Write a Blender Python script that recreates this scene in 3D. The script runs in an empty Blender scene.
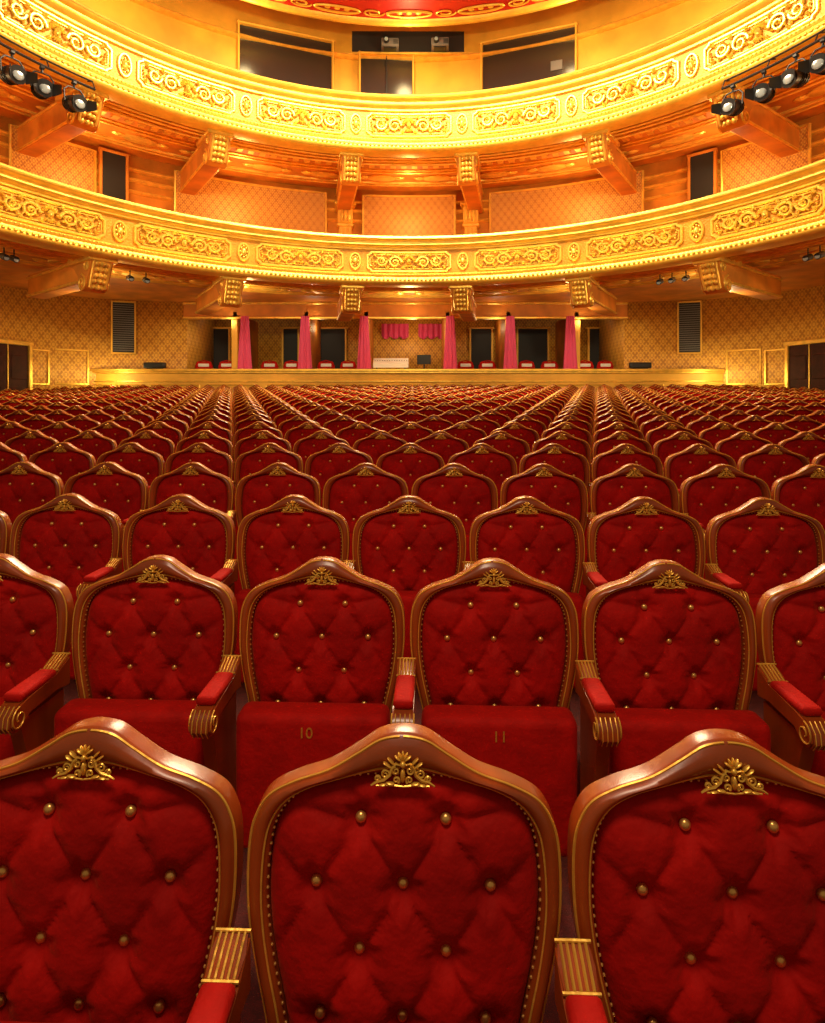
import bpy, bmesh, math, random
import numpy as np
from mathutils import Vector, Matrix
random.seed(3)
scene=bpy.context.scene
COL=scene.collection
pi=math.pi
CAMZ=1.627; F=600.0
# ------------------------------------------------------------------ materials
def nmat(name):
    m=bpy.data.materials.new(name); m.use_nodes=True
    nt=m.node_tree; b=nt.nodes['Principled BSDF']; return m,nt,b
def N(nt,t,**k):
    n=nt.nodes.new(t)
    for a,v in k.items(): setattr(n,a,v)
    return n
def simple(name,col,rough=.5,metal=0,noise=0,scale=8,bump=0,bscale=60,coat=0,sheen=0,stretch=(1,1,1),col2=None,spec=.5,voro=False):
    m,nt,b=nmat(name)
    b.inputs['Roughness'].default_value=rough; b.inputs['Metallic'].default_value=metal
    b.inputs['Coat Weight'].default_value=coat; b.inputs['Coat Roughness'].default_value=.2
    b.inputs['Specular IOR Level'].default_value=spec
    if sheen:
        b.inputs['Sheen Weight'].default_value=sheen; b.inputs['Sheen Roughness'].default_value=.4
        b.inputs['Sheen Tint'].default_value=(1,.14,.06,1)
    tc=N(nt,'ShaderNodeTexCoord'); mp=N(nt,'ShaderNodeMapping'); mp.inputs['Scale'].default_value=stretch
    nt.links.new(tc.outputs['Object'],mp.inputs[0])
    nz=N(nt,'ShaderNodeTexNoise'); nz.inputs['Scale'].default_value=scale; nz.inputs['Detail'].default_value=4
    nt.links.new(mp.outputs[0],nz.inputs['Vector'])
    cr=N(nt,'ShaderNodeValToRGB')
    c2=col2 or tuple(c*(1-noise) for c in col)
    cr.color_ramp.elements[0].position=.35; cr.color_ramp.elements[1].position=.65
    cr.color_ramp.elements[0].color=(*c2,1); cr.color_ramp.elements[1].color=(*col,1)
    nt.links.new(nz.outputs['Fac'],cr.inputs[0]); nt.links.new(cr.outputs[0],b.inputs['Base Color'])
    if bump:
        if voro:
            n2=N(nt,'ShaderNodeTexVoronoi'); n2.inputs['Scale'].default_value=bscale; out=n2.outputs['Distance']
        else:
            n2=N(nt,'ShaderNodeTexNoise'); n2.inputs['Scale'].default_value=bscale; out=n2.outputs['Fac']
        nt.links.new(tc.outputs['Object'],n2.inputs['Vector'])
        bp=N(nt,'ShaderNodeBump'); bp.inputs['Strength'].default_value=bump; bp.inputs['Distance'].default_value=.02
        nt.links.new(out,bp.inputs['Height']); nt.links.new(bp.outputs[0],b.inputs['Normal'])
    return m
VEL=simple('red_velvet',(.47,.006,.004),.75,0,.35,9,.22,45,sheen=.28,spec=.12)
VEL2=simple('red_velvet_seat',(.52,.007,.004),.75,0,.25,14,.18,50,sheen=.22,spec=.15)
WOOD=simple('varnished_wood',(.40,.068,.008),.33,0,.55,7,.03,40,coat=.40,stretch=(1,1,.15),spec=.4)
GOLD=simple('gilding',(1.0,.60,.09),.36,.55,.25,5,.12,40)
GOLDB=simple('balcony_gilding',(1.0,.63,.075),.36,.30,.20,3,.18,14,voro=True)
GOLDD=simple('balcony_field_shade_gilding',(.74,.33,.022),.45,.25,.30,3,.35,22,voro=True)  # darker gilding: recess shade painted into the colour of the panel field
GOLDF=simple('balcony_relief_gilding',(1.0,.72,.12),.26,.45,.15,3,.2,30)
BRASS=simple('brass_button',(.85,.50,.14),.32,.8)
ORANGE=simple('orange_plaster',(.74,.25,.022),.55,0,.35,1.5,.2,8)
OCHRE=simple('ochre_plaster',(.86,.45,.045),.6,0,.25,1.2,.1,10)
DARK=simple('dark_interior',(.012,.008,.006),.7)
BLACK=simple('black_metal',(.015,.015,.017),.45,.3)
LENS=simple('lamp_lens',(.30,.35,.38),.12,.0,coat=1)
WHITE=simple('white_cloth',(.85,.83,.78),.8)
PINK=simple('pink_curtain',(.66,.06,.18),.7,sheen=.3)
CARPET=simple('red_carpet',(.08,.003,.002),.95,0,.4,40,.3,200)
GLASS=simple('dark_window_glass',(.03,.022,.016),.22,.0,coat=.3)
GREY=simple('grey_plastic',(.14,.12,.11),.5)
DOORM=simple('dark_panelled_door',(.06,.012,.005),.6,0,.4,5,coat=0,spec=.2)
def damask(name,c1,c2,s=1.0,thr=.15,wd=.3):
    m,nt,b=nmat(name); b.inputs['Roughness'].default_value=.5; b.inputs['Metallic'].default_value=.15
    uv=N(nt,'ShaderNodeUVMap'); sx=N(nt,'ShaderNodeSeparateXYZ'); nt.links.new(uv.outputs[0],sx.inputs[0])
    def M(op,a,bb=None,c=None):
        n=N(nt,'ShaderNodeMath',operation=op)
        for i,v in enumerate((a,bb,c)):
            if v is None: continue
            if isinstance(v,(int,float)): n.inputs[i].default_value=v
            else: nt.links.new(v,n.inputs[i])
        return n.outputs[0]
    u=M('MULTIPLY',sx.outputs[0],2*pi/(.62*s)); v=M('MULTIPLY',sx.outputs[1],2*pi/(.80*s))
    a=M('ADD',M('COSINE',u),M('COSINE',v))
    r=M('ABSOLUTE',a)
    c=M('MULTIPLY',M('COSINE',M('MULTIPLY',u,3)),M('COSINE',M('MULTIPLY',v,3)))
    e=M('MULTIPLY',M('COSINE',M('MULTIPLY',M('ADD',u,v),2)),M('COSINE',M('MULTIPLY',M('SUBTRACT',u,v),2)))
    f=M('ADD',M('ADD',M('MULTIPLY',r,.26),M('MULTIPLY',c,.40)),M('MULTIPLY',e,.32))
    cr=N(nt,'ShaderNodeValToRGB'); cr.color_ramp.elements[0].position=thr; cr.color_ramp.elements[1].position=thr+wd
    cr.color_ramp.elements[0].color=(*c1,1); cr.color_ramp.elements[1].color=(*c2,1)
    nt.links.new(f,cr.inputs[0]); nt.links.new(cr.outputs[0],b.inputs['Base Color'])
    bp=N(nt,'ShaderNodeBump'); bp.inputs['Strength'].default_value=.3; bp.inputs['Distance'].default_value=.01
    nt.links.new(f,bp.inputs['Height']); nt.links.new(bp.outputs[0],b.inputs['Normal'])
    return m
DAM=damask('gold_damask',(.50,.21,.028),(.78,.42,.055),.62,.02,.4)
LAT=damask('brocade_panel',(.46,.16,.022),(.72,.36,.05),.40,.05,.4)
CEILM=damask('painted_ceiling',(.50,.012,.008),(.62,.10,.02),3.0,.6)
# ------------------------------------------------------------------ mesh builder
class MB:
    def __init__(s): s.v=[];s.f=[];s.m=[];s.uv=None
    def add(s,vs,fs,mat=0):
        o=len(s.v); s.v+= [tuple(p) for p in vs]; s.f+=[tuple(i+o for i in f) for f in fs]; s.m+=[mat]*len(fs)
    def rbox(s,c,d,b=.01,mat=0,seg=2,M=None):
        bm=bmesh.new(); bmesh.ops.create_cube(bm,size=1)
        for v in bm.verts: v.co=Vector((v.co.x*d[0],v.co.y*d[1],v.co.z*d[2]))
        if b>0: bmesh.ops.bevel(bm,geom=list(bm.edges),offset=b,segments=seg,profile=.5,affect='EDGES')
        vs=[]
        for i,v in enumerate(bm.verts):
            v.index=i; p=v.co+Vector(c); vs.append(tuple(M@p) if M else tuple(p))
        s.add(vs,[[v.index for v in f.verts] for f in bm.faces],mat); bm.free()
    def tube(s,pts,r,n=6,closed=False,mat=0,flat=1.0,cap=True):
        P=[Vector(p) for p in pts]; L=len(P); vs=[]; up=None
        for i in range(L):
            a=P[(i-1)%L] if (closed or i>0) else P[i]; b=P[(i+1)%L] if (closed or i<L-1) else P[i]
            t=(b-a); t=t.normalized() if t.length>1e-9 else Vector((0,0,1))
            if up is None:
                up=Vector((0,1,0)) if abs(t.y)<.9 else Vector((0,0,1))
            q=t.cross(up); 
            if q.length<1e-6: q=t.orthogonal()
            q.normalize(); w=q.cross(t).normalized(); up=w
            rr=r[i] if hasattr(r,'__len__') else r
            for k in range(n):
                an=2*pi*k/n; vs.append(P[i]+q*math.cos(an)*rr+w*math.sin(an)*rr*flat)
        fs=[]
        for i in range(L if closed else L-1):
            j=(i+1)%L
            for k in range(n):
                fs.append((i*n+k,i*n+(k+1)%n,j*n+(k+1)%n,j*n+k))
        if not closed and cap: fs.append(tuple(range(n))[::-1]); fs.append(tuple((L-1)*n+k for k in range(n)))
        s.add(vs,fs,mat)
    def ell(s,c,r,nu=10,nv=6,mat=0,M=None):
        vs=[];fs=[]; c=Vector(c)
        for j in range(nv+1):
            ph=pi*j/nv
            for i in range(nu):
                th=2*pi*i/nu
                p=Vector((r[0]*math.sin(ph)*math.cos(th),r[1]*math.sin(ph)*math.sin(th),r[2]*math.cos(ph)))
                if M: p=M@p
                vs.append(c+p)
        for j in range(nv):
            for i in range(nu):
                fs.append((j*nu+i,(j+1)*nu+i,(j+1)*nu+(i+1)%nu,j*nu+(i+1)%nu))
        s.add(vs,fs,mat)
    def extr(s,prof,axis,a,b,mat=0):
        def mk(p,q): return {'x':(q,p[0],p[1]),'y':(p[0],q,p[1]),'z':(p[0],p[1],q)}[axis]
        n=len(prof); vs=[mk(p,a) for p in prof]+[mk(p,b) for p in prof]
        fs=[(i,(i+1)%n,(i+1)%n+n,i+n) for i in range(n)]+[tuple(range(n))[::-1],tuple(range(n,2*n))]
        s.add(vs,fs,mat)
    def cyl(s,a,b,r,n=14,mat=0,r2=None):
        s.tube([a,b],[r,r if r2 is None else r2],n,False,mat)
    def mesh(s,name,mats,smooth=True,angle=40):
        me=bpy.data.meshes.new(name); me.from_pydata(s.v,[],s.f)
        for m in mats: me.materials.append(m)
        me.polygons.foreach_set('material_index',s.m)
        bm=bmesh.new(); bm.from_mesh(me); bmesh.ops.recalc_face_normals(bm,faces=bm.faces); bm.to_mesh(me); bm.free()
        if smooth:
            me.polygons.foreach_set('use_smooth',[True]*len(me.polygons))
            try: me.set_sharp_from_angle(angle=math.radians(angle))
            except Exception: pass
        me.update(); return me
    def obj(s,name,mats,parent=None,smooth=True,loc=None,rz=0,angle=40,**pr):
        return mkobj(name,s.mesh(name,mats,smooth,angle),parent,loc,rz,**pr)
def mkobj(name,me,parent=None,loc=None,rz=0,**pr):
    o=bpy.data.objects.new(name,me); COL.objects.link(o)
    if parent: o.parent=parent
    if loc: o.location=loc
    o.rotation_euler=(0,0,rz)
    for k,v in pr.items(): o[k]=v
    return o
def empty(name,loc=(0,0,0),rz=0,**pr):
    o=mkobj(name,None,None,loc,rz,**pr); o.empty_display_size=.1; return o
def copytree(root,kids,loc,rz):
    r=root.copy(); r.location=loc; r.rotation_euler=(0,0,rz); COL.objects.link(r)
    mp={root:r}
    for k in kids:
        c=k.copy(); c.parent=mp[k.parent]; COL.objects.link(c); mp[k]=c
    return r
# ------------------------------------------------------------------ chair geometry
OUT=[(0,0),(.04,-.007),(.078,-.03),(.13,-.06),(.19,-.080),(.235,-.103),(.258,-.138),(.267,-.18),(.268,-.25),(.262,-.31),(.25,-.37),(.235,-.43),(.222,-.49),(.205,-.58),(.1,-.6),(0,-.6)]
OUT=[(x*.992,z) for x,z in OUT]
INN=[(0,-.070),(.035,-.070),(.07,-.072),(.11,-.077),(.15,-.088),(.187,-.108),(.213,-.138),(.226,-.18),(.231,-.25),(.227,-.31),(.217,-.37),(.203,-.43),(.190,-.49),(.175,-.56),(.09,-.57),(0,-.57)]
H=1.050
def full(h): return [(x,z) for x,z in h]+[(-x,z) for x,z in h[-2:0:-1]]
def catm(p,sub):
    n=len(p); o=[]
    for i in range(n):
        p0,p1,p2,p3=[np.array(p[(i+k)%n],float) for k in (-1,0,1,2)]
        for s in range(sub):
            t=s/sub
            o.append(.5*((2*p1)+(-p0+p2)*t+(2*p0-5*p1+4*p2-p3)*t*t+(-p0+3*p1-3*p2+p3)*t**3))
    return np.array(o)
def lean(x,y,z): return (x,y+(z-H)*.10,z)
BUT=[]
for z,xs in ((-.142,(-.073,.073)),(-.245,(-.148,0,.148)),(-.348,(-.073,.073)),(-.450,(-.138,0,.138))):
    for x in xs: BUT.append((x,z))
SEG=[]
for i,a in enumerate(BUT):
    for b in BUT[i+1:]:
        if abs(abs(a[0]-b[0])-.073)<.02 and abs(abs(a[1]-b[1])-.10)<.01: SEG.append((a,b))
SEG+=[((-.073,-.142),(-.10,-.07)),((.073,-.142),(.10,-.07)),((-.148,-.245),(-.235,-.19)),((.148,-.245),(.235,-.19)),((-.148,-.245),(-.21,-.348)),((.148,-.245),(.21,-.348)),((-.073,-.142),(-.2,-.12)),((.073,-.142),(.2,-.12))]
def ch(x,z,s):
    h=.050*np.sqrt(np.clip(1-s**5,0,1))
    cut=np.zeros_like(x)
    for bx,bz in BUT: cut=np.maximum(cut,.032*np.exp(-((x-bx)**2+(z-bz)**2)/(2*.021**2)))
    cr=np.zeros_like(x)
    for a,b in SEG:
        a=np.array(a);b=np.array(b);d=b-a;L=d@d
        t=np.clip(((x-a[0])*d[0]+(z-a[1])*d[1])/L,0,1)
        ds=np.hypot(x-a[0]-t*d[0],z-a[1]-t*d[1]); cr=np.maximum(cr,.014*np.exp(-ds/.012))
    # small radiating gathers round each button
    rad=np.zeros_like(x)
    for bx,bz in BUT:
        r=np.hypot(x-bx,z-bz); rad+=.0016*np.cos(9*np.arctan2(z-bz,x-bx))*np.exp(-((r-.028)/.014)**2)
    return h-(np.maximum(cut,cr)-rad)*np.clip((1-s)*8,0,1)
def cushion(mb,sub,nr,mat=0):
    o=catm(full(INN),sub); c=np.array((0,-.31)); n=len(o)
    S=1-(1-np.linspace(0,1,nr+1)[1:])**1.25
    vs=[];fs=[]
    h=ch(np.array([c[0]]),np.array([c[1]]),np.array([0.]))[0]
    vs.append(lean(c[0],-h+.012,H+c[1]))
    for s in S:
        p=c+(o-c)*s*1.004; hh=ch(p[:,0],p[:,1],np.full(n,s))
        vs+=[lean(p[i,0],-hh[i]+.012,H+p[i,1]) for i in range(n)]
    for i in range(n): fs.append((0,1+i,1+(i+1)%n))
    for r in range(len(S)-1):
        for i in range(n):
            a=1+r*n; fs.append((a+i,a+n+i,a+n+(i+1)%n,a+(i+1)%n))
    mb.add(vs,fs,mat)
def frame(mb,sub,prof,mat=0):
    o=catm(full(OUT),sub); q=catm(full(INN),sub); n=len(o); vs=[];fs=[]
    for t,y in prof:
        p=o+(q-o)*t; vs+=[lean(p[i,0],y,H+p[i,1]) for i in range(n)]
    for r in range(len(prof)-1):
        for i in range(n): fs.append((r*n+i,r*n+(i+1)%n,(r+1)*n+(i+1)%n,(r+1)*n+i))
    fs.append(tuple(range(n))); mb.add(vs,fs,mat)
PROF=[(0,.018),(0,-.010),(.05,-.018),(.14,-.020),(.2,-.026),(.45,-.030),(.68,-.027),(.76,-.019),(.88,-.017),(.95,-.012),(1,.008)]
PROFC=[(0,.022),(.03,-.016),(.45,-.030),(.9,-.022),(1,.004)]
def trim(mb,sub,t,y,r,n=5,mat=0):
    o=catm(full(OUT),sub); q=catm(full(INN),sub); p=o+(q-o)*t
    mb.tube([lean(a,y,H+b) for a,b in p if b>-.57],r,n,False,mat)
def buttonpts():
    x=np.array([b[0] for b in BUT]);z=np.array([b[1] for b in BUT])
    h=ch(x,z,np.zeros(len(x)))
    return [(x[i],-h[i]+.010,z[i]) for i in range(len(x))]
def crest(mb,mat=0,lo=False):
    Z=H-.052; Y=-.034
    def e(x,z,rx,rz,a,ry=.005):
        M=Matrix.Rotation(a,3,'Y'); c=lean(x,Y,Z+z); mb.ell(c,(rx,ry,rz),6 if lo else 8,4 if lo else 6,mat,M)
    if lo:
        e(0,.010,.010,.020,0)
        for s in (-1,1): e(s*.018,-.004,.016,.007,s*.5); e(s*.038,-.014,.013,.004,s*.4)
        return
    for k in range(-2,3):
        a=k*.5; L=.015
        e(math.sin(a)*L*.6,.016+math.cos(a)*L*.6,.0026,L*.55,a)
    e(0,.012,.0055,.0055,0,.008)
    e(0,-.006,.0045,.012,0,.008)
    def scr(s,cx,cz,r0,tn,a0,rt=.0022):
        pts=[];rr=[]
        for i in range(16):
            u=i/15; an=a0-u*tn*2*pi; r=r0*(1-u*.8)
            pts.append(lean(s*(cx+math.cos(an)*r),Y,Z+cz+math.sin(an)*r)); rr.append(rt*(1-u*.4))
        mb.tube(pts,rr,5,False,mat)
    for s in (-1,1):
        mb.tube([lean(s*.003,Y,Z+.010),lean(s*.012,Y,Z+.012),lean(s*.019,Y,Z+.005),lean(s*.022,Y,Z-.006),lean(s*.032,Y,Z-.014),lean(s*.044,Y,Z-.017),lean(s*.054,Y,Z-.023)],[.002,.0025,.003,.003,.003,.0025,.0015],5,False,mat)
        scr(s,.012,.001,.007,1.4,pi*.5); scr(s,.030,-.005,.008,1.4,pi*1.1); scr(s,.043,-.012,.005,1.3,pi*1.0); scr(s,.011,-.014,.006,1.3,pi*1.3)
        e(s*.020,.016,.0022,.009,s*.8); e(s*.026,.010,.0022,.009,s*1.0); e(s*.021,-.019,.002,.008,s*1.4); e(s*.034,-.021,.002,.007,s*1.7)
    mb.tube([lean(-.045,Y,Z-.023),lean(-.02,Y,Z-.022),lean(0,Y,Z-.024),lean(.02,Y,Z-.022),lean(.045,Y,Z-.023)],.0018,5,False,mat)
AX=.275
ARM=[(-.080,.757),(-.11,.745),(-.15,.729),(-.28,.720),(-.325,.711),(-.348,.690),(-.352,.664),(-.338,.645),(-.312,.640),(-.290,.652),(-.27,.668),(-.14,.672),(-.080,.66)]
def armwood(mb,mat=0,w=.029):
    bm=bmesh.new(); vs=[bm.verts.new((AX-w,y,z)) for y,z in ARM]; f=bm.faces.new(vs)
    r=bmesh.ops.extrude_face_region(bm,geom=[f]); 
    for g in r['geom']:
        if isinstance(g,bmesh.types.BMVert): g.co.x+=2*w
    bmesh.ops.bevel(bm,geom=[e for e in bm.edges if abs(e.verts[0].co.x-e.verts[1].co.x)<1e-6],offset=.005,segments=2,affect='EDGES')
    bm.verts.index_update(); mb.add([tuple(v.co) for v in bm.verts],[[v.index for v in q.verts] for q in bm.faces],mat); bm.free()
def armgold(mb,mat=0):
    for i in range(5):
        x=AX-.020+i*.010
        mb.tube([(x,-.083,.7575),(x,-.11,.7470),(x,-.140,.734)],.0026,5,False,mat)
    for y,z in ((-.082,.759),(-.143,.7335)): mb.tube([(AX-.029,y,z),(AX+.029,y,z)],.003,6,False,mat)
    for s in (-1,1):
        pts=[];cx=AX+s*.030
        for i in range(22):
            u=i/21; an=pi*.5+u*2*pi*1.4; r=.033*(1-.8*u); pts.append((cx,-.318+math.cos(an)*r,.677+math.sin(an)*r))
        mb.tube(pts,.0022,5,False,mat)
    for i in range(4):
        x=AX-.0195+i*.013; mb.tube([(x,-.325,.713),(x,-.349,.692),(x,-.354,.664),(x,-.34,.644)],.0016,5,False,mat)
def build_seat(mb,mat=0,seg=3):
    mb.rbox((0,-.160,.440),(.455,.105,.40),.026,mat,seg)
def standard(mb,mat=0):
    prof=[(-.10,0),(-.30,0),(-.30,.03),(-.24,.06),(-.22,.30),(-.27,.55),(-.30,.655),(-.10,.655)]
    mb.extr(prof,'x',AX-.018,AX+.018,mat)
CHL="gilded wooden theatre chair with button-tufted red velvet back, folded seat"
def chairA():
    root=empty('theatre_chair',label=CHL,category='chair',group='red velvet theatre seats')
    kids=[]
    m=MB(); frame(m,6,PROF); kids.append(m.obj('chair_frame',[WOOD],root,angle=60))
    m=MB(); trim(m,6,.06,-.018,.0024); trim(m,6,.74,-.023,.0022); kids.append(m.obj('gilt_line',[GOLD],root,label='thin gilded line along the carved wood'))
    m=MB(); o=catm(full(INN),8); last=None
    for i in range(len(o)):
        p=o[i]
        if p[1]<-.5: continue
        if last is None or np.hypot(*(p-last))>.0095:
            m.ell(lean(p[0]*1.002,-.010,H+p[1]+.001),(.0028,.003,.0028),6,4); last=p
    kids.append(m.obj('nailhead_trim',[BRASS],root))
    m=MB(); cushion(m,6,44); cu=m.obj('backrest',[VEL],root,angle=80,label='red velvet backrest with diamond button tufting'); kids.append(cu)
    m=MB(); m.ell((0,0,0),(.0098,.008,.0098),12,8); bme=m.mesh('upholstery_button',[BRASS])
    for x,y,z in buttonpts():
        b=mkobj('upholstery_button',bme,cu,lean(x,y,H+z)); kids.append(b)
    m=MB(); crest(m); kids.append(m.obj('crest_ornament',[GOLD],root,label='gilded palmette ornament'))
    m=MB(); build_seat(m); st=m.obj('seat',[VEL2],root,label='folded-up red velvet seat'); kids.append(st)
    m=MB(); armwood(m); armgold(m,1); ar=m.obj('armrest',[WOOD,GOLD],root,label='scrolled wooden armrest with gilded reeding'); kids.append(ar)
    m=MB(); m.rbox((AX,-.228,.728),(.056,.165,.026),.011,0,3); kids.append(m.obj('armrest_pad',[VEL2],ar))
    m=MB(); standard(m); kids.append(m.obj('side_support',[WOOD],root,smooth=False))
    for s in (-1,1):
        m=MB(); m.rbox((s*.18,-.03,.27),(.035,.04,.54),.005,0,1); kids.append(m.obj('leg',[WOOD],root))
    return root,kids,st
def chairB():
    root=empty('theatre_chair',label=CHL,category='chair',group='red velvet theatre seats')
    kids=[]
    m=MB(); frame(m,3,PROF); trim(m,3,.07,-.020,.0034,4,1); kids.append(m.obj('chair_frame',[WOOD,GOLD],root,angle=60))
    m=MB(); cushion(m,3,20)
    for x,y,z in buttonpts(): m.ell(lean(x,y,H+z),(.0105,.008,.0105),8,5,1)
    kids.append(m.obj('backrest',[VEL,BRASS],root,angle=80))
    m=MB(); crest(m); kids.append(m.obj('crest_ornament',[GOLD],root))
    m=MB(); build_seat(m,0,2); kids.append(m.obj('seat',[VEL2],root))
    m=MB(); armwood(m); armgold(m,1); m.rbox((AX,-.228,.728),(.056,.165,.026),.011,2,1); kids.append(m.obj('armrest',[WOOD,GOLD,VEL2],root))
    m=MB(); standard(m); kids.append(m.obj('side_support',[WOOD],root,smooth=False))
    for s in (-1,1):
        m=MB(); m.rbox((s*.18,-.03,.27),(.035,.04,.54),0); kids.append(m.obj('leg',[WOOD],root))
    return root,kids
def chairC(lo=False):
    m=MB(); sb=1 if lo else 2
    frame(m,sb,PROFC,0); trim(m,sb,.09,-.020,.0045 if lo else .0038,3,2); cushion(m,sb,7 if lo else 12,1)
    for x,y,z in buttonpts(): m.ell(lean(x,y-.002,H+z),(.011,.009,.011),5,3,2)
    crest(m,2,True)
    m.rbox((0,-.165,.435),(.455,.10,.42),.02,1,1)
    m.rbox((AX,-.21,.70),(.056,.26,.05),.012,1,1)
    m.rbox((AX,-.345,.68),(.056,.02,.06),.008,0,1)
    m.extr([(-.10,0),(-.26,0),(-.26,.67),(-.10,.67)],'x',AX-.018,AX+.018,0)
    for s in (-1,1): m.rbox((s*.18,-.03,.27),(.035,.04,.54),0,0)
    return m
SH=-.035; RZ=math.atan(SH); W=.55; P=.9; XO=-.015
def rowd(k): return P*k+.155
def tz(k): return .061*min(k-1,4)+.0505*max(0,k-5)
def lim(d): return 12.0 if d<15.5 else 12.0-(d-15.5)*.30
A=None;B=None;C=None; total=0; stuffpos=[]
for k in range(1,23):
    d=rowd(k); X=min(.70*d+.22,lim(d)); 
    xs=[]
    n=int(X/W)+2
    for i in range(-n,n+1):
        x=i*W if k%2==1 else (i+.5)*W
        if abs(x)<=X: xs.append(x)
    indiv = k<=15 and total+len(xs)<=300
    for x in xs:
        loc=(x+XO,d+SH*x,tz(k))
        if not indiv: stuffpos.append(loc); continue
        total+=1
        if k<=3:
            if A is None:
                A=chairA(); r=A[0]; r.location=loc; r.rotation_euler=(0,0,RZ)
            else: r=copytree(A[0],A[1],loc,RZ)
            if k==2 and abs(abs(x)-.275)<.01:
                txt='10' if x<0 else '11'
                cu=bpy.data.curves.new('t','FONT'); cu.body=txt; cu.size=.044; cu.extrude=.001; cu.align_x='CENTER'; cu.align_y='CENTER'
                to=bpy.data.objects.new('t',cu); COL.objects.link(to)
                dg=bpy.context.evaluated_depsgraph_get(); dg.update()
                me=bpy.data.meshes.new_from_object(to.evaluated_get(dg)); bpy.data.objects.remove(to)
                me.materials.clear(); me.materials.append(GOLD)
                seat=[c for c in r.children if c.name.startswith('seat')][0]
                nb=mkobj('seat_number',me,seat,(-.015 if x<0 else 0,-.2140,.592)); nb.rotation_euler=(pi/2,0,0); nb['label']='gold seat number '+txt
                r['label']="gilded wooden theatre chair, red velvet, folded seat numbered "+txt
        elif k<=7:
            if B is None:
                B=chairB(); r=B[0]; r.location=loc; r.rotation_euler=(0,0,RZ)
            else: copytree(B[0],B[1],loc,RZ)
        else:
            if C is None:
                C=chairC().obj('theatre_chair',[WOOD,VEL,GOLD],None,angle=50,label=CHL,category='chair',group='red velvet theatre seats')
                C.location=loc; C.rotation_euler=(0,0,RZ)
            else:
                c=C.copy(); c.location=loc; COL.objects.link(c)
m=chairC(True); V=np.array(m.v)
big=MB()
cr_,sr_=math.cos(RZ),math.sin(RZ)
R2=np.array([[cr_,-sr_,0],[sr_,cr_,0],[0,0,1]])
VR=V@R2.T
for loc in stuffpos:
    o=len(big.v); big.v+= (VR+np.array(loc)).tolist()
    big.f+=[tuple(i+o for i in f) for f in m.f]; big.m+=m.m
me=bpy.data.meshes.new('theatre_chair_rows'); me.from_pydata(big.v,[],big.f)
for q in (WOOD,VEL,GOLD): me.materials.append(q)
me.polygons.foreach_set('material_index',big.m); me.polygons.foreach_set('use_smooth',[True]*len(me.polygons)); me.update()
mkobj('theatre_chair_rows',me,None,None,0,label='further rows of red velvet theatre chairs with gilt frames',category='chairs',kind='stuff')
# ------------------------------------------------------------------ floor
m=MB(); xe=13.4
for k in range(1,24):
    y0=rowd(k)-.55 if k>1 else -3.0; y1=rowd(k+1)-.55 if k<23 else 21.0
    z=tz(k); 
    pts=[(-xe,y0-SH*xe,z),(xe,y0+SH*xe,z),(xe,y1+SH*xe,z),(-xe,y1-SH*xe,z)]
    m.add(pts,[(0,1,2,3)])
    if k<23: m.add([pts[3],pts[2],(pts[2][0],pts[2][1],tz(k+1)),(pts[3][0],pts[3][1],tz(k+1))],[(0,1,2,3)])
m.obj('floor',[CARPET],smooth=False,kind='structure')
# ------------------------------------------------------------------ walls, uv
def strip(name,path,z0,z1,mat,**pr):
    vs=[];fs=[];us=[];u=0
    for i,p in enumerate(path):
        if i: u+=math.dist(p,path[i-1])
        vs+=[(p[0],p[1],z0),(p[0],p[1],z1)]; us+=[(u,z0),(u,z1)]
    for i in range(len(path)-1): fs.append((2*i,2*i+2,2*i+3,2*i+1))
    me=bpy.data.meshes.new(name); me.from_pydata(vs,[],fs); me.materials.append(mat)
    uvl=me.uv_layers.new(name='UVMap')
    for l in me.loops: uvl.data[l.index].uv=us[l.vertex_index]
    me.polygons.foreach_set('use_smooth',[True]*len(fs))
    o=mkobj(name,me,None,None,0,kind='structure',**pr)
    s=o.modifiers.new('s','SOLIDIFY'); s.thickness=.10; s.offset=0
    return o
def bez(p):
    for _ in range(3):
        q=[p[0]]
        for a,b in zip(p,p[1:]):
            q.append((a[0]*.75+b[0]*.25,a[1]*.75+b[1]*.25)); q.append((a[0]*.25+b[0]*.75,a[1]*.25+b[1]*.75))
        q.append(p[-1]); p=q
    return p
PL=bez([(-8.1,21.6),(-10.5,21.2),(-12.4,19.6),(-13,16),(-13.1,10),(-13.1,-3)])
PR=bez([(7.6,21.6),(10.3,21.2),(12.3,19.6),(13,16),(13.1,10),(13.1,-3)])
strip('wall_left',PL[::-1],0,5.2,DAM); strip('wall_right',PR,0,5.2,DAM)
strip('wall_box_back',[(-8.1,24.6),(7.6,24.6)],1.9,5.2,DAM)
strip('wall_box_left',[(-8.15,21.6),(-8.15,24.6)],1.9,5.2,DAM)
strip('wall_box_right',[(7.65,24.6),(7.65,21.6)],1.9,5.2,DAM)
m=MB(); m.rbox((-.25,22.75,1.85),(15.9,3.9,.12),0); m.obj('floor_boxes',[CARPET],smooth=False,kind='structure')
m=MB(); m.rbox((-.25,21.55,4.85),(15.9,.2,.62),.02,0,1)
for z in (4.56,5.08): m.rbox((-.25,21.5,z),(15.9,.26,.08),.02,1,1)
m.obj('trim_49',[ORANGE,GOLD],smooth=False,kind='structure')
m=MB()
for (y0,y1,z0,z1,mt) in ((20.72,20.9,1.1,2.55,0),(20.66,20.92,2.55,2.62,1),(20.60,20.94,2.62,2.70,1),(20.66,20.9,1.1,1.35,1),(20.68,20.9,2.25,2.30,1)):
    m.rbox((-.25,(y0+y1)/2,(z0+z1)/2),(22.0,y1-y0,z1-z0),.012,mt,1)
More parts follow.
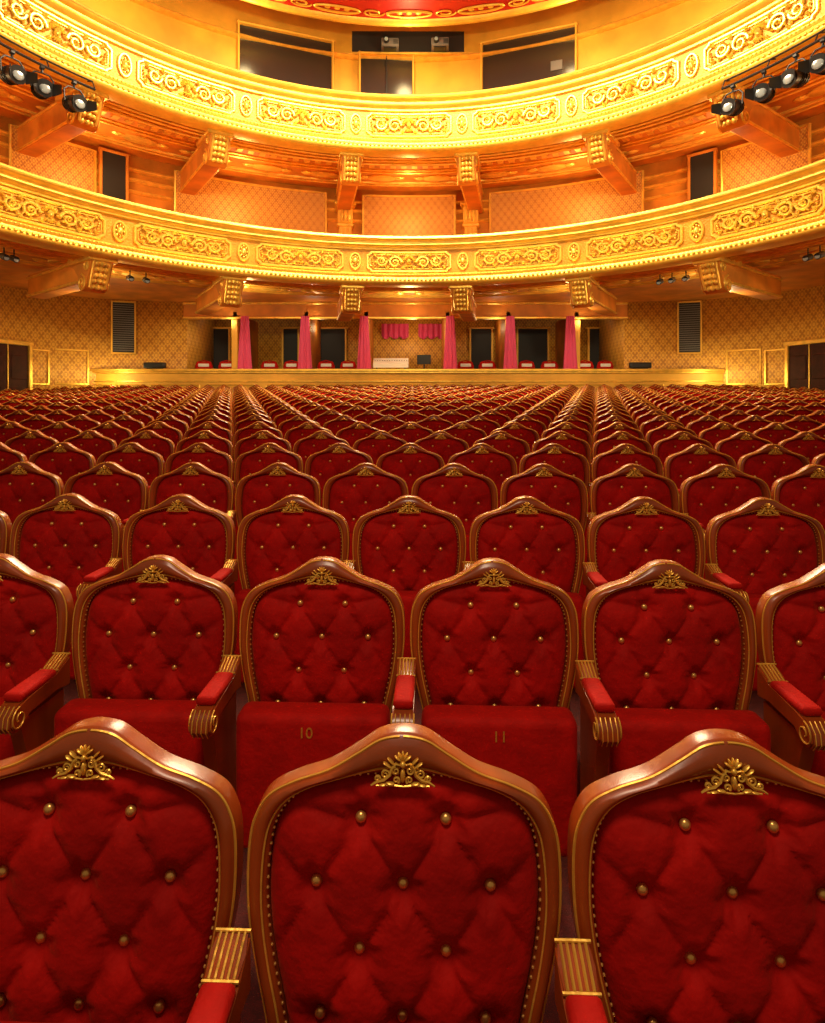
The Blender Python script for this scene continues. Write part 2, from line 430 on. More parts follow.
for i in range(11):
    x=-10.2+i*2.0; 
    for a,b in (((x-.85,20.705,1.5),(x+.85,20.705,1.5)),((x-.85,20.705,2.15),(x+.85,20.705,2.15)),((x-.85,20.705,1.5),(x-.85,20.705,2.15)),((x+.85,20.705,1.5),(x+.85,20.705,2.15))):
        m.tube([a,b],.02,5,False,1)
m.obj('trim_50',[OCHRE,GOLD],smooth=False,kind='structure')
# ------------------------------------------------------------------ balconies
CX,CY=-.10,8.3
def arcpt(a,r,z): return (CX+r*math.sin(a),CY+r*math.cos(a),z)
def larc(a,r,z): return (r*math.sin(a),r*math.cos(a),z)
def hit(px,R):
    t=(px-412.5)/F; a=1+t*t; b=-2*(CX*t+CY); c=CX*CX+CY*CY-R*R
    d=(-b+math.sqrt(b*b-4*a*c))/(2*a); return math.atan2(t*d-CX,d-CY)
def sweep(mb,prof,a0,a1,n,mat=0,close=False):
    vs=[];fs=[];k=len(prof)
    for i in range(n+1):
        a=a0+(a1-a0)*i/n
        vs+=[larc(a,r,z) for r,z in prof]
    for i in range(n):
        for j in range(k-(0 if close else 1)):
            j2=(j+1)%k; fs.append((i*k+j,(i+1)*k+j,(i+1)*k+j2,i*k+j2))
    mb.add(vs,fs,mat)
A0,A1=math.radians(-112),math.radians(112)
def relief(R,zc,hh,hw):
    m=MB()
    def S(u,v,h): return larc(u/R,R+.045-(v/hh)*.010-h,zc+v)
    for k,(r,off) in enumerate(((.036,0),(.014,.07))):
        pts=[];w=hw-off;h=hh-off;c=.10
        cor=[(w-c,h),(w-c,h-.04),(w,h-c),(w,-h+c),(w-c,-h+.04),(w-c,-h),(-w+c,-h),(-w+c,-h+.04),(-w,-h+c),(-w,h-c),(-w+c,h-.04),(-w+c,h)]
        for a,b in zip(cor,cor[1:]+cor[:1]):
            for i in range(6): pts.append(S(a[0]+(b[0]-a[0])*i/6,a[1]+(b[1]-a[1])*i/6,.02))
        m.tube(pts,r,6,True,0)
    def blob(u,v,ru,rv,a,h=.03,rh=.06):
        M=Matrix.Rotation(a,3,'Y'); p=S(u,v,h); m.ell(p,(ru,rh,rv),8,5,0,Matrix.Rotation(-u/R,3,'Z')@M)
    k=hh/.30
    blob(0,0,.07,.10*k,0,.04,.09)
    for j in range(-4,5):
        a=j*.38; blob(math.sin(a)*.12,.05+math.cos(a)*.11*k,.022,.065*k,a)
        if abs(j)<3: blob(math.sin(a)*.11,-.05-math.cos(a)*.10*k,.022,.055*k,-a)
    for s in (-1,1):
        for (cu,cv,r0,sg) in ((.40,-.01,.19,1),(.78,.02,.16,-1)):
            if cu+r0>hw-.05: continue
            pts=[];rr=[];n=34
            for i in range(n):
                u=i/(n-1); an=pi-sg*u*3.3*pi; r=r0*(1-.85*u)
                pts.append(S(s*(cu+math.cos(an)*r),cv+math.sin(an)*r*k,.040)); rr.append(.038*(1-.5*u))
                if i%3==0 and i<22:
                    q=an-sg*.5; blob(s*(cu+math.cos(an)*(r+.035)),cv+math.sin(an)*(r+.03)*k,.026,.062,s*(pi/2-q),.03,.055)
            m.tube(pts,rr,6,False,0)
            for j in range(6): 
                a=j*pi/3; blob(s*(cu+math.cos(a)*.035),cv+math.sin(a)*.035,.02,.02,0,.045,.045)
        for (bu,bv,a) in ((.58,.18,.6),(.58,-.18,2.3),(.22,.20,1.0),(.20,-.2,-1.0),(.95,.17,.8),(.96,-.14,2.2)):
            if bu<hw-.08:
                for q in (-.5,0,.5): blob(s*(bu+.03*math.sin(a+q)),bv*k+.03*math.cos(a+q),.022,.06,s*(a+q))
        for j in range(3): blob(s*(1.02+j*.015),(-.07+j*.07)*k,.025,.025,0,.03,.04)
    return m.mesh('relief_panel',[GOLDF])
def medallion(R,zc,hh,kind=0):
    m=MB()
    def S(u,v,h): return larc(u/R,R+.04-(v/hh)*.01-h,zc+v)
    w=.14
    m.tube([S(math.cos(t)*w,math.sin(t)*hh*.82,.02) for t in [2*pi*i/24 for i in range(24)]],.032,6,True)
    m.ell(S(0,0,.015),(.07,.07,hh*.38),10,6)
    for i in range(8):
        t=2*pi*i/8; m.ell(S(math.cos(t)*.09,math.sin(t)*hh*.52,.02),(.02,.03,.03),6,4)
    return m.mesh('medallion',[GOLDF])
def corbel(drop,w):
    m=MB(); k=drop/.8
    pr=[(0,0),(0,-.12),(.05,-.2),(.10,-.32),(.14,-.42),(.20,-.50),(.24,-.62),(.34,-.74),(.48,-.80),(.62,-.74),(.68,-.60),(.70,-.40),(.9,-.2),(1.1,-.12),(1.1,0)]
    m.extr([(a,b*k) for a,b in pr],'x',-w/2,w/2,0)
    m.rbox((0,.5,.03-.06),(w+.16,1.15,.14),.02,1,1)
    for s in (-1,1):
        for (cy,cz,r0) in ((.46,-.60*k,.20),(.22,-.20*k,.13)):
            pts=[];rr=[]
            for i in range(22):
                u=i/21; an=pi/2+u*3.2*pi; r=r0*(1-.85*u); pts.append((s*(w/2+.01),cy+math.cos(an)*r,cz+math.sin(an)*r)); rr.append(.03)
            m.tube(pts,rr,5,False,1)
        m.tube([(s*w*.36,-.02,-.05),(s*w*.36,.04,-.25*k),(s*w*.36,.13,-.46*k),(s*w*.34,.25,-.72*k)],.035,6,False,1)
    for i,(y,z) in enumerate(((-.02,-.14),(.05,-.28),(.10,-.42),(.17,-.54),(.26,-.68))):
        for q in (-1,0,1):
            m.ell((q*w*.2,y+abs(q)*.02,z*k),(w*.13,.05,.09*k),8,5,1,Matrix.Rotation(-q*.4,3,'Y'))
    return m.mesh('corbel',[ORANGE,GOLD])
def make_balcony(R,zb,Ht,soff_R,cpx,drop,cw,beamH,lab,beam_out):
    k=Ht/1.31
    root=empty('balcony',(CX,CY,0),label=lab,category='balcony')
    Q=lambda pr:[(R+a,zb+b*k) for a,b in pr]
    m=MB()
    sweep(m,Q([(.15,.40),(.15,1.31),(-.10,1.31),(-.17,1.29),(-.20,1.25),(-.17,1.21),(-.10,1.19),(-.09,1.15),(-.12,1.10),(-.08,1.05),(-.03,1.03),(-.03,.985),(.035,.965)]),A0,A1,150)
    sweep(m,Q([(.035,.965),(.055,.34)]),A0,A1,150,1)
    sweep(m,Q([(.055,.34),(-.01,.315),(-.04,.30),(-.04,.25),(-.01,.22),(-.02,.17),(-.07,.13),(-.08,.08),(-.04,.03),(.02,.0),(.4,0)]),A0,A1,150)
    for (dr,zz,r,sp) in ((-.095,.13,.034,.12),(-.07,1.075,.030,.10),(-.055,.275,.024,.09)):
        n=int((A1-A0)*R/sp)
        for i in range(n):
            a=A0+(A1-A0)*(i+.5)/n
            m.ell(larc(a,R+dr+.02,zb+zz*k),(r*1.2,r*1.3,r*1.1),6,4)
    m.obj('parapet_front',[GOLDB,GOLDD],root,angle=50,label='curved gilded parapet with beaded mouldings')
    m=MB(); sweep(m,[(R-.20,zb+1.27*k),(R-.17,zb+1.31*k+.02),(R-.05,zb+1.31*k+.035),(R+.1,zb+1.31*k+.02),(R+.1,zb+1.31*k),(R-.12,zb+1.31*k)],A0,A1,120,0,True)
    m.obj('handrail',[GOLDF],root)
    hh=.265*k; zc=zb+.652*k
    pme=relief(R,zc,hh,1.17); mme=medallion(R,zc,hh)
    st=math.radians(20)
    for i in range(-4,5): mkobj('relief_panel',pme,root,None,-i*st,label='gilded acanthus relief panel')
    for i in range(-5,5): mkobj('medallion',mme,root,None,-(i+.5)*st)
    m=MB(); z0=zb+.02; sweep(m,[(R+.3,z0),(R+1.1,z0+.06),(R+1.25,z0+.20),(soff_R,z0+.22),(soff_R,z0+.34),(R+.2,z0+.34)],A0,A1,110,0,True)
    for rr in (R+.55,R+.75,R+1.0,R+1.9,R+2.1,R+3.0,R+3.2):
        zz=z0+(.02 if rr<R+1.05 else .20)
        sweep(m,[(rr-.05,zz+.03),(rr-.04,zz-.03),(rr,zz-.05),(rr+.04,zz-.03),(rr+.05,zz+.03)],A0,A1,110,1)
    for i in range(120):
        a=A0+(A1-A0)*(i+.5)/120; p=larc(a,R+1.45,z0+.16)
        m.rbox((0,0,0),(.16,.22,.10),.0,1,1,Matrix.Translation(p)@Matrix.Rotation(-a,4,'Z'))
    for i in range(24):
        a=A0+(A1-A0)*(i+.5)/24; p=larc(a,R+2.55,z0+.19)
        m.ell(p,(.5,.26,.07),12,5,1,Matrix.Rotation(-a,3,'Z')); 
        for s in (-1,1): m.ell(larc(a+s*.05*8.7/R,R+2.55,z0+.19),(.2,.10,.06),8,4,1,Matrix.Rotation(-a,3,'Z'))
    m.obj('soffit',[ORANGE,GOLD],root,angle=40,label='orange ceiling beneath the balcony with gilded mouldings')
    cme=corbel(drop,cw)
    bm_=MB(); L=beam_out-(R+.75)
    bm_.rbox((0,R+.75+L/2,zb-beamH/2+.08),(cw*.85,L,beamH),.02,0,1)
    for zz in (-.02,-beamH+.12): bm_.rbox((0,R+.75+L/2,zb+zz),(cw*.85+.08,L,.06),.02,1,1)
    bme=bm_.mesh('beam',[ORANGE,GOLD])
    for px in cpx:
        a=hit(px,R+.5)
        c=mkobj('corbel',cme,root,larc(a,R+.28,zb+.02),-a,label='scrolled bracket with gilded acanthus leaf')
        mkobj('beam',bme,root,None,-a)
    return root
make_balcony(8.7,4.89,1.31,16.8,(98,232,352,461,580,712),.75,.50,.60,'lower horseshoe balcony with gilded relief parapet above the stalls',12.8)
UB=make_balcony(8.45,8.55,1.50,13.2,(88,218,351,467,598,728),.75,.52,.70,'upper horseshoe balcony with gilded relief parapet below the ceiling',12.2)
def arcpath(R,a0,a1,n): return [arcpt(a0+(a1-a0)*i/n,R,0)[:2] for i in range(n+1)]
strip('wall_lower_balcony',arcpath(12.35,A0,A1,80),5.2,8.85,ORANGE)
strip('wall_upper_gallery',arcpath(11.25,A0,A1,80),8.95,14.3,OCHRE)
def arcpanel(name,R,pa,pb,z0,z1,mat,fm,fr=.04,**pr):
    a0,a1=hit(pa,R),hit(pb,R); n=14
    vs=[];us=[];fs=[]
    for i in range(n+1):
        a=a0+(a1-a0)*i/n; vs+=[arcpt(a,R,z0),arcpt(a,R,z1)]; us+=[(a*R,z0),(a*R,z1)]
    for i in range(n): fs.append((2*i,2*i+2,2*i+3,2*i+1))
    nb=len(vs)
    m=MB(); m.add(vs,fs,0)
    pts=[arcpt(a0+(a1-a0)*i/n,R-.02,z0) for i in range(n+1)]+[arcpt(a1-(a1-a0)*i/n,R-.02,z1) for i in range(n+1)]
    m.tube(pts,fr,6,True,1)
    me=m.mesh(name,[mat,fm])
    uvl=me.uv_layers.new(name='UVMap')
    for l in me.loops:
        uvl.data[l.index].uv=us[l.vertex_index] if l.vertex_index<nb else (0,0)
    return mkobj(name,me,None,None,0,kind='structure',**pr)
t=1
def zat(y,d): return CAMZ+(400-y)*d/F
for pa,pb in ((10,95),(175,326),(363,455),(490,643),(722,810)):
    arcpanel('trim_%d'%t,12.15,pa,pb,zat(236,20.4)-.25,zat(196,20.4),LAT,GOLD); t+=1
for z in (8.05,8.35,7.70):
    m=MB(); sweep(m,[(12.34,z-.06),(12.20,z-.04),(12.16,z),(12.20,z+.05),(12.34,z+.06)],A0,A1,90); m.obj('trim_%d'%t,[GOLD],loc=(CX,CY,0),kind='structure'); t+=1
for px in (112,704):
    a=hit(px,12.2); m=MB(); m.rbox((0,0,1.5),(.62,.08,3.0),.01,0,1); m.rbox((0,.0,3.03),(.8,.12,.08),.01,1,1)
    for s in (-1,1): m.rbox((s*.35,0,1.52),(.08,.12,3.04),.01,1,1)
    m.obj('door_%d'%(3 if px<400 else 4),[DARK,ORANGE],loc=arcpt(a,12.05,5.6),rz=-a,kind='structure')
m=MB(); m.rbox((0,0,.12),(.62,.34,.24),.02,1,1); m.rbox((0,0,1.2),(.42,.26,2.0),.02,0,1); m.rbox((0,0,2.2),(.56,.34,.12),.03,1,1); m.rbox((0,0,2.55),(.50,.40,.6),.04,0,1); m.rbox((0,0,2.9),(.70,.5,.10),.03,1,1)
for x in (-.12,0,.12): m.tube([(x,-.14,.3),(x,-.14,2.1)],.025,6,False,1)
for q in (-1,0,1): m.ell((q*.12,-.2,2.5),(.07,.07,.22),8,6,1)
pm=m.mesh('pilaster',[OCHRE,GOLD])
for i,px in enumerate((345,471)):
    a=hit(px,12.0); mkobj('trim_%d'%(60+i),pm,None,arcpt(a,12.0,5.26),-a,kind='structure')
def window(name,pa,pb,ya,yb,mull=0,stuff=True):
    R=11.1; a=hit((pa+pb)/2,R); p=arcpt(a,R,0); d=p[1]; w=(pb-pa)*d/F/max(.6,math.cos(a)**1); z1=zat(ya,d); z0=zat(yb,d); h=z1-z0
    m=MB(); m.rbox((0,.03,h/2),(w,.03,h),0,0)
    for s in (-1,1): m.rbox((s*w/2,-.04,h/2),(.06,.16,h+.1),.015,1,1)
    for z in (0,h): m.rbox((0,-.04,z),(w+.1,.16,.06),.015,1,1)
    for i in range(mull): m.rbox((w*((i+1)/(mull+1)-.5),-.01,h/2),(.04,.06,h),.005,2,1)
    m.rbox((0,-.0,.16),(w*.96,.04,.10),.005,4,1)
    if stuff: m.rbox((w*.30,-.0,h*.40),(w*.12,.03,h*.16),.005,3,1)
    m.obj(name,[GLASS,OCHRE,BLACK,GREY,DOORM],loc=arcpt(a,R-.05,z0),rz=-a,kind='structure')
window('window_1',243,330,34,95,0,False); window('window_2',360,413,56,106,1,False); window('window_3',484,572,36,95,0)
a=hit(408,11.1); p=arcpt(a,11.0,0)
m=MB(); m.rbox((0,.05,0),(4.5,.1,.75),0,0); 
for z in (-.42,): m.rbox((0,-.05,z),(4.7,.25,.07),.01,1,1)
m.obj('trim_20',[DARK,GOLD],loc=arcpt(a,11.05,zat(42,p[1])),rz=-a,kind='structure')
def projector(loc,rz):
    r=empty('projector',loc,rz,label='dark grey projector on the ledge of the control booth',category='projector')
    m=MB(); m.rbox((0,0,.16),(.55,.4,.26),.03,0,2); 
    for i in range(5): m.rbox((.12+i*.03,-.2,.16),(.012,.02,.15),0,1)
    m.obj('projector_body',[GREY,BLACK],r); m=MB(); m.cyl((-.12,-.19,.17),(-.12,-.32,.17),.08,16,0); m.cyl((-.12,-.322,.17),(-.12,-.324,.17),.06,16,1); m.obj('lens',[BLACK,LENS],r)
    m=MB(); m.rbox((0,0,.015),(.4,.3,.03),0,0); m.obj('base',[BLACK],r)
projector(arcpt(hit(390,10.8),10.82,zat(42,p[1])-.38),0.05)
projector(arcpt(hit(440,10.8),10.82,zat(42,p[1])-.38),-0.05)
for z in (10.05,12.65):
    m=MB(); sweep(m,[(11.2,z-.06),(11.05,z-.04),(11.0,z),(11.05,z+.05),(11.2,z+.06)],A0,A1,90); m.obj('trim_%d'%(21 if z<11 else 22),[GOLD],loc=(CX,CY,0),kind='structure')
# ------------------------------------------------------------------ ceiling
def disc(name,r0,r1,z,mat,a0=-pi,a1=pi,thick=.1):
    n=96;vs=[];us=[];fs=[]
    for i in range(n+1):
        a=a0+(a1-a0)*i/n
        for r in (r0,r1): vs.append(arcpt(a,r,z)); us.append((a*9.4,r))
    for i in range(n): fs.append((2*i,2*i+2,2*i+3,2*i+1))
    me=bpy.data.meshes.new(name); me.from_pydata(vs,[],fs); me.materials.append(mat)
    uvl=me.uv_layers.new(name='UVMap')
    for l in me.loops: uvl.data[l.index].uv=us[l.vertex_index]
    return mkobj(name,me,None,None,0,kind='structure')
disc('ceiling',0.01,9.85,13.05,CEILM)
disc('ceiling_gallery',9.7,13.0,14.25,ORANGE)
m=MB()
sweep(m,[(9.70,13.06),(9.74,12.96),(9.80,12.92),(9.9,12.94),(9.96,13.02),(9.95,14.25)],-pi,pi,120)
m.obj('trim_23',[GOLDB],loc=(CX,CY,0),kind='structure')
m=MB()
for i in range(28):
    a=2*pi*i/28
    m.tube([larc(a+.07*math.cos(q),9.42+.14*math.sin(q),13.02) for q in [2*pi*j/20 for j in range(20)]],.035,5,True,0)
    for q in (-.03,0,.03): m.ell(larc(a+q,9.42,13.04),(.09,.07,.03),8,4,0,Matrix.Rotation(-a,3,'Z'))
    b=a+pi/28
    pts=[larc(b+.035*math.cos(q)*(1-q/14),9.42+.16*math.sin(q)*(1-q/14),13.02) for q in [j*.5 for j in range(20)]]
    m.tube(pts,.025,5)
m.obj('trim_24',[GOLDB],loc=(CX,CY,0),kind='structure')
# ------------------------------------------------------------------ boxes
def wx(px,d): return (px-412.5)*d/F
for i,px in enumerate((238,308,367,447,507,574)):
    x=wx(px,21.8)
    m=MB(); m.rbox((x,22.9,3.35),(.14,2.9,2.85),0,0); m.rbox((x,21.42,3.2),(.22,.12,2.6),.02,1,1)
    m.obj('wall_partition_%d'%(i+1),[ORANGE,OCHRE],smooth=False,kind='structure')
def curtain():
    m=MB(); n=48; lv=[(2.66,.13),(2.4,.14),(1.9,.165),(1.4,.19),(.9,.22),(.5,.25),(.1,.27),(0,.27)]
    vs=[];fs=[]
    for z,r in lv:
        for i in range(n):
            a=2*pi*i/n; rr=r*(1+.16*math.cos(a*9)); vs.append((rr*math.cos(a),rr*math.sin(a)*.55,z))
    for j in range(len(lv)-1):
        for i in range(n): fs.append((j*n+i,j*n+(i+1)%n,(j+1)*n+(i+1)%n,(j+1)*n+i))
    m.add(vs,fs); return m
cme=curtain().mesh('curtain',[PINK])
for px in (245,305,364,450,510,570):
    mkobj('curtain',cme,None,(wx(px,21.2),21.16,1.92),0,label='pink pleated curtain gathered beside a box partition',category='curtain',group='box curtains')
for i,(pa,pb) in enumerate(((181,230),(283,299),(316,346),(470,492),(517,548),(588,621))):
    xa,xb=wx(pa,24.5),wx(pb,24.5); w=xb-xa
    m=MB(); m.rbox(((xa+xb)/2,24.48,3.2),(w,.08,2.65),0,0)  # flat black panel, darkness of the box interior put into its colour
    for x in (xa,xb): m.rbox((x,24.45,3.2),(.08,.12,2.7),.01,1,1)
    m.rbox(((xa+xb)/2,24.45,4.56),(w+.2,.12,.08),.01,1,1)
    m.obj('door_%d'%(5+i),[DARK,OCHRE],smooth=False,kind='structure')
for px in (395,432):
    m=MB(); n=40;vs=[];w=1.1
    for j,z in enumerate((0,-.25,-.5)):
        for i in range(n+1):
            u=i/n; vs.append(((u-.5)*w,.03*math.cos(u*30*pi/3)*(1+j*.5),z-(abs(math.sin(u*3*pi))*.12 if j==2 else 0)))
    fs=[(j*(n+1)+i,j*(n+1)+i+1,(j+1)*(n+1)+i+1,(j+1)*(n+1)+i) for j in range(2) for i in range(n)]
    m.add(vs,fs); m.obj('valance',[PINK],loc=(wx(px,24.3),24.38,4.72),label='short red scalloped valance at the back of a box',category='curtain',group='box valances')
def boxchair():
    r=empty('armchair',label='red upholstered box chair with white headrest cover',category='chair',group='chairs in the boxes'); ks=[]
    m=MB(); m.rbox((0,0,.45),(.5,.5,.12),.04,0,2); ks.append(m.obj('seat',[VEL],r))
    m=MB(); m.rbox((0,.22,.80),(.56,.09,.64),.04,0,3); m.tube([(-.29,.22,.5),(-.30,.22,.98),(-.22,.22,1.12),(0,.22,1.17),(.22,.22,1.12),(.30,.22,.98),(.29,.22,.5)],.022,6,False,0); ks.append(m.obj('backrest',[VEL2,GOLD],r))
    m=MB(); m.rbox((0,.215,1.0),(.40,.12,.13),.03,0,2); ks.append(m.obj('headrest_cover',[WHITE],r))
    for x in (-.2,.2):
        for y in (-.2,.2):
            m=MB(); m.rbox((x,y,.2),(.04,.04,.4),.005,0,1); ks.append(m.obj('leg',[WOOD],r))
    for s in (-1,1):
        m=MB(); m.rbox((s*.27,0,.66),(.05,.42,.05),.015,0,2); m.rbox((s*.27,-.18,.53),(.035,.035,.25),.005,0,1); ks.append(m.obj('armrest',[WOOD],r))
    return r,ks
bc=None
for px,rot in ((201,.1),(223,-.1),(268,.15),(289,-.1),(325,.05),(346,-.2),(467,.1),(488,-.1),(529,.1),(551,-.15),(588,0),(609,.1)):
    loc=(wx(px,21.8),21.95,1.91)
    if bc is None: bc=boxchair(); bc[0].location=loc; bc[0].rotation_euler=(0,0,rot)
    else: copytree(bc[0],bc[1],loc,rot)
r=empty('mixing_console',(wx(391,21.35),21.35,1.91),0,label='white mixing console with rows of faders in the centre box',category='mixing console')
m=MB(); m.extr([(-.3,.85),(.3,.95),(.3,1.22),(.2,1.22),(-.3,1.00)],'x',-.62,.62,0); m.obj('console_body',[WHITE],r,smooth=False)
m=MB()
for i in range(14): m.rbox((-.56+i*.086,-.05,1.115),(.02,.16,.02),0,0)
m.obj('faders',[BLACK],r,kind='stuff')
for s in (-1,1):
    m=MB(); m.rbox((s*.5,0,.43),(.06,.4,.86),.01,0,1); m.obj('leg',[BLACK],r)
r=empty('computer_monitor',(wx(424,21.35),21.4,1.91),-.2,label='black monitor on a stand beside the mixing console',category='monitor')
m=MB(); m.rbox((0,0,1.16),(.50,.04,.34),.01,0,1); m.obj('screen',[BLACK],r); m=MB(); m.rbox((0,.03,.55),(.05,.05,1.1),.01,0,1); m.rbox((0,.03,.02),(.35,.3,.04),.01,0,1); m.obj('stand',[BLACK],r)
for px in (155,640):
    r=empty('stage_speaker',(wx(px,20.8),20.78,2.71),0,label='small black loudspeaker on the parapet ledge',category='speaker')
    m=MB(); m.rbox((0,0,.12),(.75,.16,.2),.03,0,2); m.obj('cabinet',[BLACK],r); m=MB(); m.rbox((0,-.085,.12),(.62,.01,.14),0,0); m.obj('grille',[BLACK],r); m=MB(); m.rbox((0,0,.01),(.5,.14,.02),0,0); m.obj('foot',[BLACK],r)
# ------------------------------------------------------------------ side wall fittings
def onwall(path,px):
    t=(px-412.5)/F
    for a,b in zip(path,path[1:]):
        fa=a[0]-t*a[1]; fb=b[0]-t*b[1]
        if fa*fb<=0:
            s=fa/(fa-fb); x=a[0]+(b[0]-a[0])*s; y=a[1]+(b[1]-a[1])*s
            dx,dy=b[0]-a[0],b[1]-a[1]
            if dx<0: dx,dy=-dx,-dy
            return x,y,math.atan2(dy,dx)
def off(x,y,a,o): return (x+math.sin(a)*o,y-math.cos(a)*o)
for i,(path,px) in enumerate(((PL,4),(PR,813))):
    x,y,a=onwall(path,px); zf=tz(int((y)/.9)+1); 
    m=MB(); h=zat(343,y)-zf; w=1.5
    m.rbox((0,0,h/2),(w,.06,h),0,0)
    for s in (-1,1):
        m.rbox((s*w/2,-.03,h/2),(.12,.14,h+.1),.02,1,1)
        for z in (.6,1.6): m.rbox((s*w/4,-.04,z),(w*.36,.03,.75),.015,0,1)
    m.rbox((0,-.03,h+.03),(w+.2,.16,.14),.02,1,1); m.rbox((0,-.035,h/2),(.03,.03,h),0,1)
    X,Y=off(x,y,a,.12)
    m.obj('door_%d'%(i+1),[DOORM,GOLD,LAT],loc=(X,Y,zf),rz=a,kind='structure')
for path,px in ((PL,124),(PR,689)):
    x,y,a=onwall(path,px); m=MB(); m.rbox((0,0,0),(.72,.05,1.75),.01,0,1)
    for j in range(22): m.rbox((0,-.03,-.80+j*.076),(.66,.03,.025),0,1)
    for s in (-1,1): m.rbox((s*.37,-.02,0),(.06,.08,1.82),.01,2,1)
    for s in (-1,1): m.rbox((0,-.02,s*.9),(.8,.08,.06),.01,2,1)
    X,Y=off(x,y,a,.14)
    m.obj('ventilation_grille',[DARK,GREY,OCHRE],loc=(X,Y,zat(328,y)),rz=a,label='tall slatted ventilation grille on the damask wall',category='vent',group='wall grilles')
tn=30
for path,px,ww in ((PL,71,1.0),(PL,36,.7),(PR,744,1.0),(PR,778,.7)):
    x,y,a=onwall(path,px); m=MB(); z0,z1=zat(384,y),zat(350,y); h=z1-z0
    for s in (-1,1): m.rbox((s*ww/2,0,h/2),(.06,.07,h),.01,0,1)
    for z in (0,h): m.rbox((0,0,z),(ww+.06,.07,.06),.01,0,1)
    X,Y=off(x,y,a,.09)
    m.obj('trim_%d'%tn,[GOLD],loc=(X,Y,z0),rz=a,kind='structure'); tn+=1
for path,nm in ((PL,'baseboard_left'),(PR,'baseboard_right')):
    m=MB(); vs=[];fs=[]
    sgn=1 if path is PL else -1
    for p in path: vs+=[(p[0]+sgn*.06*(1 if p[1]<20 else .2),p[1]-.06,.0),(p[0]+sgn*.06*(1 if p[1]<20 else .2),p[1]-.06,1.75)]
    for j in range(len(path)-1): fs.append((2*j,2*j+1,2*j+3,2*j+2))
    m.add(vs,fs); m.tube([(v[0],v[1],1.78) for v in vs[::2]],.05,6,False,1)
    m.obj(nm,[OCHRE,GOLD],kind='structure')
# ------------------------------------------------------------------ stage spotlights
def spotl():
    r=empty('stage_spotlight',label='black stage spotlight hanging from the balcony lighting rail',category='spotlight',group='stage spotlights'); ks=[]
    m=MB(); m.tube([(0,.22,-.32),(0,.20,-.32),(0,.08,-.345),(0,-.10,-.39),(0,-.20,-.415)],[.05,.10,.12,.12,.135],14,False,0)
    for y in (.12,.06,0): m.tube([(0.13*math.cos(t),y,-.34-(.12-y)*.22+.13*math.sin(t)) for t in [2*pi*i/14 for i in range(14)]],.008,4,True,0)
    ks.append(m.obj('lamp_housing',[BLACK],r))
    m=MB(); m.ell((0,-.198,-.414),(.085,.02,.085),14,6); ks.append(m.obj('lens',[LENS],r))
    m=MB(); m.tube([(-.15,0,-.36),(-.16,0,-.18),(-.10,0,-.11),(0,0,-.10),(.10,0,-.11),(.16,0,-.18),(.15,0,-.36)],.014,6); m.tube([(0,0,-.10),(0,0,.0)],.02,8); m.rbox((0,0,-.02),(.07,.08,.05),.01,0,1); ks.append(m.obj('yoke',[BLACK],r))
    for s in (-1,1):
        m=MB(); m.add([(s*.10,-.2,-.31),(s*.10,-.2,-.52),(s*.19,-.36,-.50),(s*.19,-.36,-.36)],[(0,1,2,3)]); m.add([(s*.104,-.2,-.31),(s*.104,-.2,-.52),(s*.194,-.36,-.50),(s*.194,-.36,-.36)],[(0,1,2,3)]); ks.append(m.obj('barn_door',[BLACK],r,smooth=False))
    return r,ks
sp=None; RR=8.15; ZR=8.30
for px,rot in ((12,.3),(42,.1),(74,.35),(733,-.3),(764,-.1),(796,-.4),(823,-.2)):
    a=hit(px,RR); loc=arcpt(a,RR,ZR-.03)
    if sp is None: sp=spotl(); sp[0].location=loc; sp[0].rotation_euler=(0,0,-a*.6+rot); sp[0].scale=(1.25,1.25,1.25)
    else: copytree(sp[0],sp[1],loc,-a*.6+rot)
for s in (-1,1):
    m=MB(); aa=hit(95 if s<0 else 722,RR); ab=s*math.radians(100)
    m.tube([larc(aa+(ab-aa)*i/20,RR,ZR) for i in range(21)],.028,8)
    m.tube([larc(aa+(ab-aa)*i/20,RR+.1,ZR+.2) for i in range(21)],.02,8)
    for i in range(0,21,3): 
        q=aa+(ab-aa)*i/20; m.tube([larc(q,RR,ZR),larc(q,RR+.1,ZR+.2),larc(q,RR+.45,ZR+.32)],.015,5)
    m.obj('lighting_rail',[BLACK],UB,label='black tubular lighting rail under the parapet')
def smalls(loc,rz):
    r=empty('track_spotlight',loc,rz,label='small black track spotlight under the lower balcony',category='spotlight',group='small spotlights')
    m=MB(); m.cyl((0,.08,-.16),(0,-.10,-.22),.07,12,0); m.obj('lamp_housing',[BLACK],r); m=MB(); m.cyl((0,-.101,-.22),(0,-.104,-.22),.055,12,0); m.obj('lens',[LENS],r)
    m=MB(); m.cyl((0,0,.02),(0,0,-.16),.015,8); m.obj('stem',[BLACK],r)
for px in (4,14,130,146,660,672,686,808,820):
    a=hit(px,9.9); smalls(arcpt(a,9.9,4.89+.02),-a)
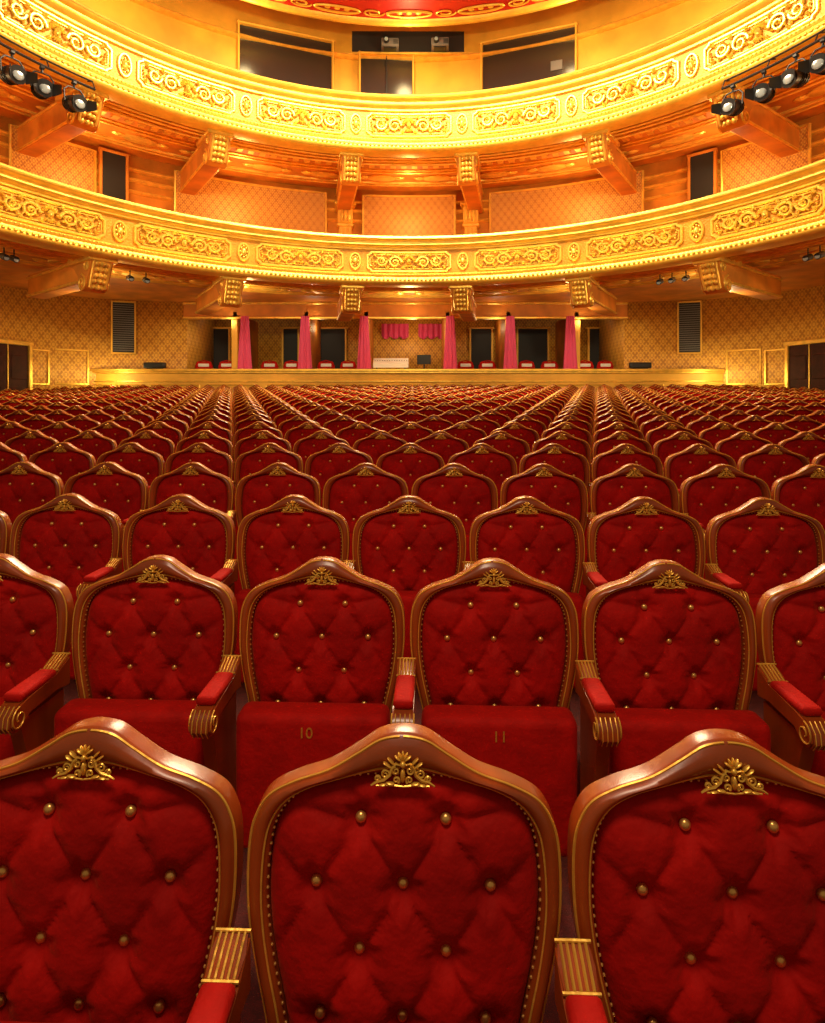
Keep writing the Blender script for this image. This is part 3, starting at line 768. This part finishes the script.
# ------------------------------------------------------------------ lights
def light(t,loc,e,col,size=.3,rot=None,sy=None,spot=None):
    l=bpy.data.lights.new('lamp_'+t.lower(),t); l.energy=e; l.color=col
    if t=='AREA':
        l.shape='RECTANGLE' if sy else 'DISK'; l.size=size
        if sy: l.size_y=sy
    else: l.shadow_soft_size=size
    if spot: l.spot_size=spot; l.spot_blend=.5
    o=bpy.data.objects.new(l.name,l); COL.objects.link(o); o.location=loc
    if rot: o.rotation_euler=rot
    return o
def aim(o,t):
    o.rotation_euler=(Vector(t)-o.location).to_track_quat('-Z','Y').to_euler()
WARM=(1,.72,.36); 
light('AREA',(0,12,12.6),3300,(1,.74,.44),5)
for x,tx in ((-3,-9),(0,0),(3,9)):
    o=light('SPOT',(x,-1.5,6.0),3200,(1,.84,.50),.35,spot=math.radians(62)); aim(o,(tx,14.5 if tx else 17,9.0))  # added unseen spots, only there to brighten the balcony fronts
o=light('AREA',(-.3,.0,4.3),62,(1,.76,.52),1.0,sy=.8); aim(o,(0,2.0,.9))
for a in (-70,-48,-27,0,27,48,70):
    r=math.radians(a)
    light('POINT',arcpt(r,11.0,4.2),95,WARM,.2)
    light('POINT',arcpt(r,10.9,7.7),72,(1,.66,.28),.2)
    light('POINT',arcpt(r,9.7,12.2),95,(1,.75,.34),.25)
for s in (-1,1): light('POINT',(s*10.2,19.9,2.4),55,(1,.80,.34),.2)  # added wall wash without fixtures, brightens the lower side walls
for x in (-6.5,-3.5,0,3,6): light('POINT',(x,23.2,4.4),8 if x else 25,WARM,.15); light('POINT',(x,21.25,4.4),12,(1,.8,.55),.1)  # the front set is added without fixtures to brighten the box chairs
w=bpy.data.worlds.new('w'); scene.world=w; w.use_nodes=True
w.node_tree.nodes['Background'].inputs[0].default_value=(1,.68,.40,1); w.node_tree.nodes['Background'].inputs[1].default_value=.22
# ------------------------------------------------------------------ camera
cam=bpy.data.cameras.new('cam'); co=bpy.data.objects.new('camera',cam); COL.objects.link(co); scene.camera=co
co.location=(0,0,CAMZ); co.rotation_euler=(pi/2,0,0)
cam.sensor_fit='VERTICAL'; cam.sensor_height=36; cam.lens=36*F/1023; cam.shift_y=-(511.5-400)/1023; cam.clip_start=.05
scene.view_settings.view_transform='Standard'
print('chairs',total,'stuff',len(stuffpos))
